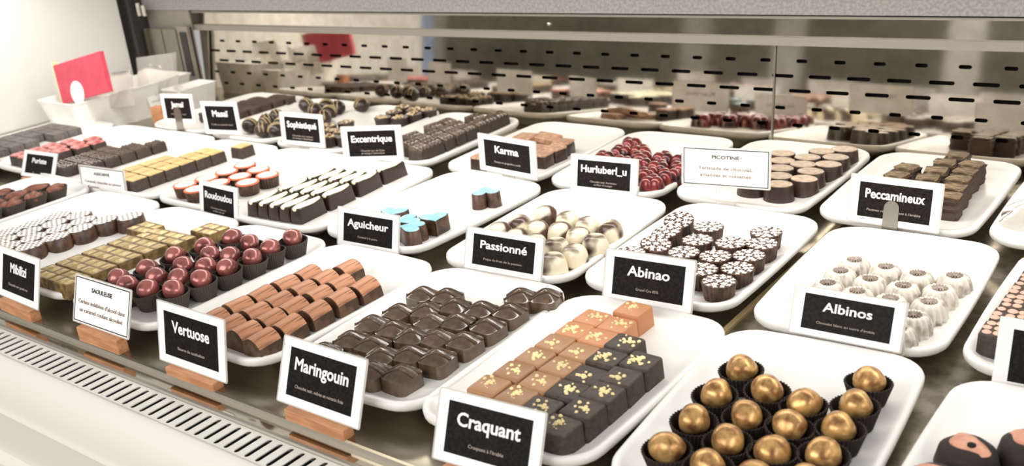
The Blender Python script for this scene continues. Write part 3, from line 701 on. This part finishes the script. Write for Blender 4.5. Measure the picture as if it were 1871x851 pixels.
lay('fluted_dome', 'Al', spread(bp_, 3.65), [[('fluted_dome', BUNDT[0]), ('brown_centre', CEN)]], 'white fluted chocolate with dark marbled centre', 'chocolate', 'white marbled fluted chocolates', rj=3)
dd = [(-18.4+3.5*i, 95.2+3.5*j) for i in range(3) for j in range(5)]
dd = [(-18.0+3.5*i+.12*j, 95.4+3.45*j) for i in range(2) for j in range(5)]
lay('dotted_square', 'R2', dd, DOT, 'dark square chocolate with pink beads', 'chocolate', 'pink-beaded squares')
lay('patched_dome', 'R1', [(-16.6, 69.4, 0, (0, 0), .2), (-15.6, 74.6, 0, (0, 0), -.5), (-11.6, 77.6, 0, (0, 0), .1), (-11.0, 71.9, 0, (0, 0), .6)], [PAT], 'dark dome with salmon patch and dot', 'chocolate', 'salmon-patched dark domes', gap=2)
# back row
jp = spread([(-184.6, 140), (-181.1, 138.2), (-179.7, 134.9), (-181.5, 142.5), (-179.9, 145.6), (-178.3, 140.5), (-184, 134), (-176.3, 136.9), (-183, 130), (-179.5, 130.5)], 3.3)
jp = [(x-4.6, y) for x, y in [(-184.6+3.1*(k % 3)+.2*(k//3), 129.5+3.2*(k//3)) for k in range(18) if k not in (15,)]]
jp = [(x+3.4, y) for x, y in jp]
lay('crumbly_bar', 'Ja', jp, CRM, 'rough dark crumbly chocolate piece', 'chocolate', 'crumbly dark pieces', rj=.3)
mp_ = spread([(-165.5, 126), (-165.3, 129.5), (-160.6, 124.4), (-159.2, 128.1), (-166.2, 133), (-162, 131), (-161.8, 143.1), (-156.8, 139.2), (-158.2, 143.0), (-167.4, 142.4), (-163.8, 127.2), (-156.9, 124.9), (-157.2, 131.5), (-154.6, 135.6), (-154.2, 146.2), (-161.5, 139.5)], 3.3)
lay('striped_truffle', 'Ma', [(x-1, y, 0, (0, 0), random.uniform(0, 3)) for x, y in mp_], STR, 'round dark truffle with gold stripes', 'chocolate', 'gold-striped truffles', gap=2.2)
np_ = spread([(-148.9, 130.5), (-147.4, 133.9), (-145.5, 128.4), (-142.8, 128), (-142.5, 124.9), (-139.8, 126), (-142.4, 139.3), (-138.7, 140.3), (-143.2, 143.5), (-140, 146.2), (-137.8, 143.5), (-136.9, 147), (-144, 147.2)], 3.3)
def nv(i, inf): return [('nut_topped_round', NUTB), ('nut_topping', NUT[i % 4])]
lay('nut_topped_round', 'So', np_, nv, 'dark fluted round topped with nut pieces', 'chocolate', 'nut-topped rounds', rj=1, gap=2)
ep = [(-119.2, 124.6+3.25*i) for i in range(8)]+[(-122.5, 126+3.2*i) for i in range(5)]+[(-125.8, 130.2), (-126.2, 136.6), (-125.9, 139.9)]+[(-122.6, 144.4)]
lay('combed_block', 'E', ep, [WAV], 'dark block with wavy combed top', 'chocolate', 'combed dark blocks', rj=.12)
kp = [(-105.4, 141.2, 0, (0, 0), .3), (-105.8, 138, .9, (.1, -.1), -.2), (-101.9, 139.2, .9, (.1, .1), .1), (-105.2, 134.6, 0, (0, 0), .2), (-101.2, 135.6, 0, (0, 0), 0), (-100.4, 132.0, .0, (.0, 0), .1)]
lay('milk_chocolate_slab', 'K', kp, [KRM], 'thin milk brown chocolate slab', 'chocolate', 'thin milk slabs', gap=2)
lay('pale_topped_square', 'K', [(-96.4, 136.0, 0, (0, 0), .1), (-95.8, 132.5, 0, (0, 0), -.1), (-96.0, 129, 0, (0, 0), .05), (-104.8, 124.2)], [KRD], 'dark square with pale brown top', 'chocolate', 'dark squares with pale brown tops', gap=2)
hp = spread([(-86, 141), (-85.2, 136.6), (-82.3, 137.8), (-86.2, 132.8), (-80.4, 134.6), (-78.6, 131.6), (-76.6, 135.8), (-73.6, 135.8), (-75.2, 131.4), (-75.4, 127.7), (-72.0, 132), (-71.9, 128.1), (-72.6, 124.6), (-82, 131.5)], 3.5)
lay('lobed_chocolate', 'H', hp, [[('lobed_chocolate', LOBE)]], 'glossy deep red three-lobed chocolate', 'chocolate', 'deep red lobed chocolates', rj=3)
pip = [(-59.4, 141.6), (-58.0, 138.2), (-55.2, 141.0), (-54.3, 144.6), (-54.5, 137.6), (-56.8, 134.8), (-51.7, 146.6), (-51.4, 142.4), (-52.3, 134.9), (-55.6, 131.4), (-51.2, 138.8), (-54.2, 128.0), (-51.9, 131.4), (-58.7, 129.0), (-60.4, 135), (-59.6, 132)]
lay('oval_chocolate', 'Pi', spread(pip, 3.5), [OVP], 'oval dark chocolate with beige printed top', 'chocolate', 'beige-printed ovals', rj=.1)
pep = [(-40.2, 139.6), (-35.4, 147.2), (-36.1, 143.4), (-32.7, 143.8), (-36.2, 139.6), (-32.6, 140.3), (-32.6, 136.9), (-36.3, 136), (-32.2, 133.3), (-31.9, 129.8), (-40.4, 135.8), (-36.2, 132.4)]
lay('bark_square', 'Pe', spread(pep, 3.3), BARK, 'rough dark bark square with layered top', 'chocolate', 'rough bark squares', rj=.2)
p2 = [(-20.5, 139.5), (-17, 141.5), (-20.3, 143.4), (-16.8, 137.6)]
lay('wrapped_chocolate', 'P2', p2, CRM, 'dark chocolate piece under plastic film', 'chocolate', 'pieces under plastic film', rj=.3)

# plastic film over the last tray
def film():
    rr = random.Random(2); n = 16; vs = []; fs = []
    for j in range(n+1):
        for i in range(n+1):
            x = -25.6+19*i/n; y = 127.5+25*j/n; e = min(i, n-i, j, n-j)/n
            vs.append((x+rr.uniform(-.25, .25), y+rr.uniform(-.25, .25), .35+2.5*min(1, e*4)+rr.uniform(-.25, .3)))
    for j in range(n):
        for i in range(n): a = j*(n+1)+i; fs += [(a, a+1, a+n+2), (a, a+n+2, a+n+1)]
    o = obj('plastic_film', MB().add(vs, fs).mesh('plastic_film', M['wrap'], 30)); tag(o, 'crinkled clear plastic film over the tray at right edge', 'plastic film')
    return o
film()

# ------------------------------------------------------------------ name cards
def text_mesh(body, name, m, width, height, y, z, bold=.0, back=False, align='CENTER', maxw=None, lsp=1.0):
    cu = bpy.data.curves.new('t', 'FONT'); cu.body = body; cu.align_x = 'CENTER'; cu.size = 1; cu.bevel_depth = bold; cu.bevel_resolution = 0; cu.space_line = lsp; cu.resolution_u = 3
    cu.extrude = .02
    o = bpy.data.objects.new('t', cu); COL.objects.link(o); bpy.context.view_layer.update()
    dg = bpy.context.evaluated_depsgraph_get(); me = bpy.data.meshes.new_from_object(o.evaluated_get(dg))
    bpy.data.objects.remove(o)
    xs = [v.co.x for v in me.vertices]; ys = [v.co.y for v in me.vertices]
    w = max(xs)-min(xs); cx = (max(xs)+min(xs))/2
    lines = body.count('\n')+1
    sx = width/w; sy = height/.73
    y0 = max(ys)
    for v in me.vertices:
        v.co = ((v.co.x-cx)*sx*S*(-1 if back else 1), ((v.co.y-.73)*sy+y)*S, (z+v.co.z*.8*(-1 if back else 1))*S)
    if back: me.flip_normals()
    me.materials.clear(); me.materials.append(m); me.name = name
    return me
def name_card(pose, title, tw, sub, sw, label, style='black', stand='wood', back=None):
    x, y, z, th, ta, w, h = pose
    root = bpy.data.objects.new('name_card', None); COL.objects.link(root); root.location = Vector((x, y, z))*S
    root.rotation_euler = Euler((PI/2-ta, 0, th), 'XYZ')
    tag(root, label, 'name card', 'name cards')
    cw, ch = w*.965, h*.96; y0 = h*.02
    obj('paper', MB().loft([rrect(cw, ch, .12, zz, 2) for zz in (-.06, .06)]).mesh('paper', M['card'] , 20), root, (0, y0+ch/2, 0))
    # laminate edge frame
    ro, ri = rrect(w, h, .2, 0, 2), rrect(cw-.02, ch-.02, .12, 0, 2); fr = MB(); n = len(ro)
    fr.loft([[(a, b, -.05) for a, b, _ in ro], [(a, b, .05) for a, b, _ in ro], [(a, b, .05) for a, b, _ in ri], [(a, b, -.05) for a, b, _ in ri], [(a, b, -.05) for a, b, _ in ro]], False, False)
    obj('laminate_edge', fr.mesh('laminate_edge', M['lam'], 20), root, (0, h/2, 0))
    if style == 'black':
        pw, ph = w*.78, h*.71; py = y0+ch*.5
        obj('black_panel', MB().box(-pw/2, pw/2, -ph/2, ph/2, .055, .085).mesh('black_panel', M['ink'], 20), root, (0, py, 0))
        obj('lettering', text_mesh(title, 'lettering', M['letter'], pw*tw, h*.19, py+ph*.33, .09, .025), root)
        if sub: obj('small_print', text_mesh(sub, 'small_print', M['greylet'], pw*sw, h*.05, py-ph*.24, .09, .008, lsp=1.1), root)
    else:
        pw, ph = w*.95, h*.92; py = y0+ch*.5; t = .13
        mb = MB()
        for a in ((-pw/2, pw/2, -ph/2, -ph/2+t), (-pw/2, pw/2, ph/2-t, ph/2), (-pw/2, -pw/2+t, -ph/2+t, ph/2-t), (pw/2-t, pw/2, -ph/2+t, ph/2-t)): mb.box(*a, .055, .085)
        obj('border_line', mb.mesh('border_line', M['darklet'], 20), root, (0, py, 0))
        obj('lettering', text_mesh(title, 'lettering', M['darklet'], pw*tw, h*.09, py+ph*.33, .085, .018), root)
        obj('small_print', text_mesh(sub, 'small_print', M['brownlet'], pw*sw, h*.085, py+ph*.02, .085, .008, lsp=1.5), root)
    if back: obj('back_writing', text_mesh(back, 'back_writing', M['brownlet'], w*.5, h*.16, h*.7, -.075, .0, back=True), root)
    # stand: sits on the deck
    hs = z-DECK
    if stand == 'wood':
        L_ = 8.6; ht = hs-.03; mb = MB().loft([rrect(L_, 1.5, .1, 0, 1), rrect(L_, 1.5, .1, ht-.08, 1), rrect(L_-.12, 1.38, .1, ht, 1)])
        o = obj('wooden_card_holder', mb.mesh('wooden_card_holder', M['wood'], 30), None, (x+.02*w, y-.1, DECK), (0, 0, th))
        tag(o, label.replace('black name card', 'orange wooden block holding the card').replace('white name card', 'orange wooden block holding the white card'), 'card holder', 'card holders')
    elif stand == 'clear':
        mb = MB().loft([rrect(5, 1.6, .2, 0, 2), rrect(5, 1.6, .2, .25, 2)]).box(-1.3, 1.3, -.1, .1, .25, hs-.08)
        o = obj('acrylic_card_stand', mb.mesh('acrylic_card_stand', M['clear'], 30), None, (x, y, DECK), (0, 0, th))
        tag(o, label.replace('black name card', 'clear acrylic stand of the card').replace('white name card', 'clear acrylic stand of the white card'), 'card holder', 'card holders')
    elif stand == 'clip':
        mb = MB(); n = 8
        # strip that rises in front of the card, rounded top
        R = Euler((-ta, 0, 0)).to_matrix()
        k = h*.5; pts = [(-.95, -.2), (.95, -.2)]+[(.95*math.cos(PI*i/n), k-.9+.95*math.sin(PI*i/n)) for i in range(n+1)]
        mb.loft([[(a, -d, b+.2+hs) for a, b in pts] for d in (.16, .28)])
        mb.v = [tuple((R @ Vector((vx, vy, vz-hs)))+Vector((0, 0, hs))) for vx, vy, vz in mb.v]
        mb.box(-.95, .95, -.3, -.16, 0, hs+.3).box(-1.6, 1.6, -1.0, -.0+.4, 0, .12)
        o = obj('metal_card_clip', mb.mesh('metal_card_clip', M['rail'], 30), None, (x-.2, y, DECK), (0, 0, th))
        tag(o, label.replace('black name card', 'grey metal clip holding the card'), 'card holder', 'card holders')
    return root
CARDS = {
 'Jamdi': (-183.65, 120.84, 1.46, 0.224, 0.062, 8.75, 6.19), 'Masai': (-169.33, 120.77, 0.23, 0.220, 0.01, 9.41, 6.92),
 'Sophistique': (-145.45, 120.76, 0.16, 0.073, 0.092, 11.29, 6.36), 'Excentrique': (-126.34, 120.0, -0.5, 0.426, 0.1, 11.45, 6.4),
 'Karma': (-96.78, 120.73, 0.17, -0.102, 0.039, 12.74, 6.29), 'Hurl': (-78.80, 120.5, -0.66, 0.081, 0.20, 11.41, 5.75),
 'Picotine': (-59.23, 121.43, 2.58, 0.159, 0.092, 12.62, 5.57), 'Pecc': (-36.52, 121.65, 0.04, -0.023, 0.197, 11.57, 6.27),
 'Puriste': (-185.62, 89.05, -1.05, 0.086, 0.437, 10.63, 5.14), 'Assoiffe': (-162.76, 88.95, -1.81, 0.084, 0.1, 12.76, 5.4),
 'Roudoudou': (-130.60, 89.01, -1.45, -0.051, 0.2, 10.45, 5.9), 'Aguicheur': (-97.66, 89.02, -1.06, 0.049, 0.25, 11.54, 5.6),
 'Passionne': (-74.02, 89.05, -0.43, 0.050, 0.3, 11.91, 5.48), 'Abinao': (-53.43, 89.04, -0.55, 0.075, 0.3, 11.23, 6.1),
 'Albinos': (-31.09, 89.49, -0.01, 0.030, 0.4, 11.38, 5.05), 'Mibilizi': (-130.30, 55.46, -1.37, -0.035, 0.3, 11.32, 6.9),
 'Saouleuse': (-110.51, 55.49, -1.09, 0.007, 0.33, 12.15, 6.07), 'Vertuose': (-92.15, 55.34, -2.03, 0.006, 0.195, 12.30, 7.29),
 'Maringouin': (-71.86, 55.39, -1.78, 0.002, 0.38, 12.10, 7.01), 'Craquant': (-50.55, 55.48, -1.54, 0.08, 0.4, 11.3, 6.6),
}
Cc = CARDS
name_card(Cc['Jamdi'], 'Jamaï', .5, 'Chocolat noir', .6, 'black name card farthest left in the back row, beside the white bin', stand='clip')
name_card(Cc['Masai'], 'Masaï', .55, 'Truffe au caramel dor\u00e9', .75, 'black name card in front of the striped truffles', stand='clear')
name_card(Cc['Sophistique'], 'Sophistiqué', .86, 'Chocolat noir intense\net vinaigre balsamique', .6, 'black name card in front of the nut-topped rounds', stand='clear')
name_card(Cc['Excentrique'], 'Excentrique', .86, 'Chocolat pur de Cuba\net vinaigre balsamique', .5, 'black name card in front of the combed dark blocks', stand='clear')
name_card(Cc['Karma'], 'Karma', .52, 'Mangue et gingembre confit', .58, 'black name card in front of the milk slabs', stand='clear', back='Karma')
name_card(Cc['Hurl'], 'Hurluberl_u', .86, 'Chocolat noir, framboise\net fleur d\'oranger', .5, 'black name card in front of the deep red chocolates', stand='clear', back='Hurluberlu')
name_card(Cc['Picotine'], 'PICOTINE', .32, 'Tartinade de chocolat,\namandes et noisettes', .64, 'white name card in front of the beige-printed ovals', style='white', stand='clear', back='TARTINADE')
name_card(Cc['Pecc'], 'Peccamineux', .82, 'Pacanes rôties fondant à l\'érable', .74, 'black name card in front of the rough bark squares', stand='clip')
name_card(Cc['Puriste'], 'Puriste', .54, None, .6, 'black name card in front of the pink marbled squares', stand='wood')
name_card(Cc['Assoiffe'], 'ASSOIFFÉ', .36, 'Caramel, chocolat au piment\nde Cayenne et au paprika fumé', .9, 'white name card in front of the gold-topped squares', style='white', stand='wood')
name_card(Cc['Roudoudou'], 'Roudoudou', .88, 'Caramel au beurre\net fleur de sel', .5, 'black name card in front of the orange-rimmed cups', stand='wood')
name_card(Cc['Aguicheur'], 'Aguicheur', .84, 'Caramel à la poire', .4, 'black name card in front of the blue-topped hearts', stand='wood')
name_card(Cc['Passionne'], 'Passionné', .76, 'Pulpe de fruit de la passion', .62, 'black name card in front of the marbled domes', stand='wood')
name_card(Cc['Abinao'], 'Abinao', .6, 'Grand Cru 85%', .32, 'black name card in front of the snowflake-printed rounds', stand='wood')
name_card(Cc['Albinos'], 'Albinos', .56, 'Chocolat blanc au sucre d\'érable', .66, 'black name card in front of the white fluted chocolates', stand='clear')
name_card(Cc['Mibilizi'], 'Mibilizi', .5, 'Chocolat noir grand cru', .6, 'black name card at left edge, in front of gold quilted bars')
name_card(Cc['Saouleuse'], 'SAOULEUSE', .38, 'Cerises imbibées d\'alcool dans\nun caramel coulant alcoolisé', .86, 'white name card in front of the burgundy domes', style='white')
name_card(Cc['Vertuose'], 'Vertuose', .7, 'Beurre de cacahuètes', .5, 'black name card in front of the copper-streaked logs')
name_card(Cc['Maringouin'], 'Maringouin', .82, 'Chocolat noir, mûres et romarin frais', .74, 'black name card in front of the ridged dark chocolates')
name_card(Cc['Craquant'], 'Craquant', .76, 'Croquant à l\'érable', .42, 'black name card in front of the crumb-topped squares')
def plain_card(pose, label):
    x, y, z, th, ta, w, h = pose
    root = bpy.data.objects.new('name_card', None); COL.objects.link(root); root.location = Vector((x, y, z))*S; root.rotation_euler = Euler((PI/2-ta, 0, th), 'XYZ')
    tag(root, label, 'name card', 'name cards')
    obj('paper', MB().box(-w/2, w/2, 0, h, -.06, .06).mesh('paper', M['card'], 20), root)
    obj('black_panel', MB().box(-w*.39, w*.39, h*.145, h*.855, .055, .085).mesh('black_panel', M['ink'], 20), root)
    mb = MB().box(-4, 4, -1, -.12, 0, z-DECK+.3).box(-4, 4, .12, 1, 0, z-DECK+.3).box(-4, 4, -.12, .12, 0, z-DECK-.05)
    tag(obj('wooden_card_holder', mb.mesh('wooden_card_holder', M['wood'], 30), None, (x, y, DECK), (0, 0, th)), label.replace('black name card', 'orange wooden block of the card'), 'card holder', 'card holders')
plain_card((-11.4, 89.2, -1.2, .05, .3, 11.4, 6.8), 'black name card cut off at right edge')
plain_card((-208.0, 88.9, -1.6, .05, .3, 10.6, 6.2), 'black name card cut off at left edge, by the grey slabs')

# ------------------------------------------------------------------ white bin with packaging at the far left
def bin_():
    x0, x1, y0, y1, zt = -227.5, -212.3, 113.5, 146.0, 5.0
    cx, cy = (x0+x1)/2, (y0+y1)/2; w, l = x1-x0, y1-y0
    root = tag(obj('plastic_bin', MB().loft([rrect(w-3.4, l-3.4, 1, DECK, 3), rrect(w-.6, l-.6, 1, zt-.5, 3), rrect(w-.2, l-.2, 1, zt-.4, 3), rrect(w, l, 1, zt, 3), rrect(w-1.0, l-1.0, .8, zt, 3), rrect(w-1.4, l-1.4, .8, zt-.6, 3), rrect(w-4.2, l-4.2, .8, DECK+.4, 3)]).mesh('plastic_bin', M['bin'], 40), None, (cx, cy, 0)), 'white translucent plastic bin on the left end of deck', 'bin')
    scr = MB(); rr = random.Random(5)
    for ln in (0, 1):
        pts = [(.09, -2.8+.28*k, .6-1.5*ln+rr.uniform(-.3, .3)) for k in range(20-6*ln)]; scr.tube(pts, .05, 4)
    obj('handwriting', scr.mesh('handwriting', M['brownlet'], 0), root, (w/2-.75, 6.6, 1.6), (0, -.2, 0))
    obj('paper_label', MB().box(-.06, .06, -3.6, 3.6, -2.6, 1.6).mesh('paper_label', M['card'], 20), root, (w/2-.75, 6.6, 1.6), (0, -.2, 0))
    r = tag(obj('red_box', MB().box(0, 19.5, -.5, .5, 0, 8.8).mesh('red_box', M['red'], 20), None, (-221.5, 117.0, 3.8), (-.12, -.2, .05)), 'flat red box leaning in the white bin', 'box')
    obj('white_circle', MB().loft([ring(2.6, 0, 32), ring(2.6, .1, 32)]).mesh('white_circle', M['card'], 20), r, (7.2, -.5, 1.6), (PI/2, 0, 0))
    obj('pale_edge', MB().box(-.35, 0, -.5, .5, 0, 9.6).mesh('pale_edge', M['lime'], 20), r)
    for (x, y, z, rx, rz, w_, h_, lab) in ((-214.8, 122.5, 1.6, -.3, .35, 17, 8, 'clear plastic pouch leaning in the bin beside the red box'), (-213.5, 136, .2, -.3, .2, 13, 11, 'tall clear plastic pouch at the far end of bin'), (-221.5, 121, .3, -.3, .9, 9, 9, 'clear plastic pouch behind the red box')):
        rr = random.Random(int(w_)); n = 8; vs = []; fs = []
        for sgn in (-1, 1):
            for j in range(n+1):
                for i in range(n+1):
                    e = min(i, n-i, j, n-j)/n; vs.append((-w_/2+w_*i/n, sgn*(.15+1.1*min(1, e*3)+rr.uniform(-.1, .1)), h_*j/n))
        m = (n+1)**2
        for s_ in (0, m):
            for j in range(n):
                for i in range(n): a = s_+j*(n+1)+i; fs.append((a, a+1, a+n+2, a+n+1))
        tag(obj('plastic_pouch', MB().add(vs, fs).mesh('plastic_pouch', M['wrapbag'], 30), None, (x, y, z), (rx, -.1, rz)), lab, 'plastic pouch', 'clear pouches in the bin')
M['wrapbag'] = mat('pouch_plastic', 'F1EEE8', .2, trans=.8, ior=1.1)
bin_()
tag(obj('small_white_tub', MB().loft([rrect(5.5, 9, .8, DECK, 3), rrect(7, 11, .8, 3.6, 3), rrect(7.4, 11.4, .8, 3.8, 3), rrect(6.4, 10.4, .6, 3.8, 3), rrect(5, 8.4, .6, DECK+.4, 3)]).mesh('small_white_tub', M['bin'], 40), None, (-205.5, 139.5, 0)), 'small white tub between the bin and crumbly pieces', 'tub')
tag(obj('wooden_card_holder', MB().box(-1.6, 1.6, -1, 1, 0, 5.6).mesh('wooden_card_holder', M['wood'], 30), None, (-198.6, 126.0, DECK), (0, 0, .2)), 'upright orange wooden block beside the white bin', 'card holder', 'card holders')

# ------------------------------------------------------------------ the shop around the case
def struct(name, mb, m):
    o = obj(name, mb.mesh(name, m, 0)); o['kind'] = 'structure'; return o
struct('floor', MB().box(-900, 500, -420, 300, -118, -115), M['floor'])
struct('wall_front', MB().box(-900, 500, -423, -420, -115, 260), M['wall'])
struct('wall_left', MB().box(-903, -900, -420, 300, -115, 260), M['wall'])
for i, (x, y, w) in enumerate(((-226, -240, 16), (-118, -180, 14), (-560, -300, 40), (-330, -330, 18))):
    struct('trim_%d' % (i+1), MB().box(x-w/2, x+w/2, y-8, y, -115, 260), M['pillar'])

# ------------------------------------------------------------------ light
def area(name, loc, rot, sx, sy, power, col=(1, .975, .945)):
    l = bpy.data.lights.new(name, 'AREA'); l.shape = 'RECTANGLE'; l.size = sx*S; l.size_y = sy*S; l.energy = power; l.color = col
    o = bpy.data.objects.new(name, l); COL.objects.link(o); o.location = Vector(loc)*S; o.rotation_euler = rot; return o
area('case_lamp', (-102, 112, 40.5), (0, 0, 0), 260, 5, 8)
area('front_fill', (-130, -150, 130), (math.radians(52), 0, 0), 300, 130, 62, (1, .985, .965))  # added fill from the camera side to brighten card fronts, no actual fixture
area('end_panel_fill', (190, 20, 110), (0, math.radians(68), 0), 120, 160, 26, (.97, .985, 1))  # added fill from the right to brighten the white end panel, no window modelled
w = bpy.data.worlds.new('world'); SC.world = w; w.use_nodes = True
bg = w.node_tree.nodes['Background']; bg.inputs[0].default_value = (1, .985, .968, 1); bg.inputs[1].default_value = .62
SC.view_settings.view_transform = 'Standard'; SC.view_settings.look = 'None'; SC.view_settings.gamma = 1
SC.view_settings.use_curve_mapping = False; SC.view_settings.exposure = -.47
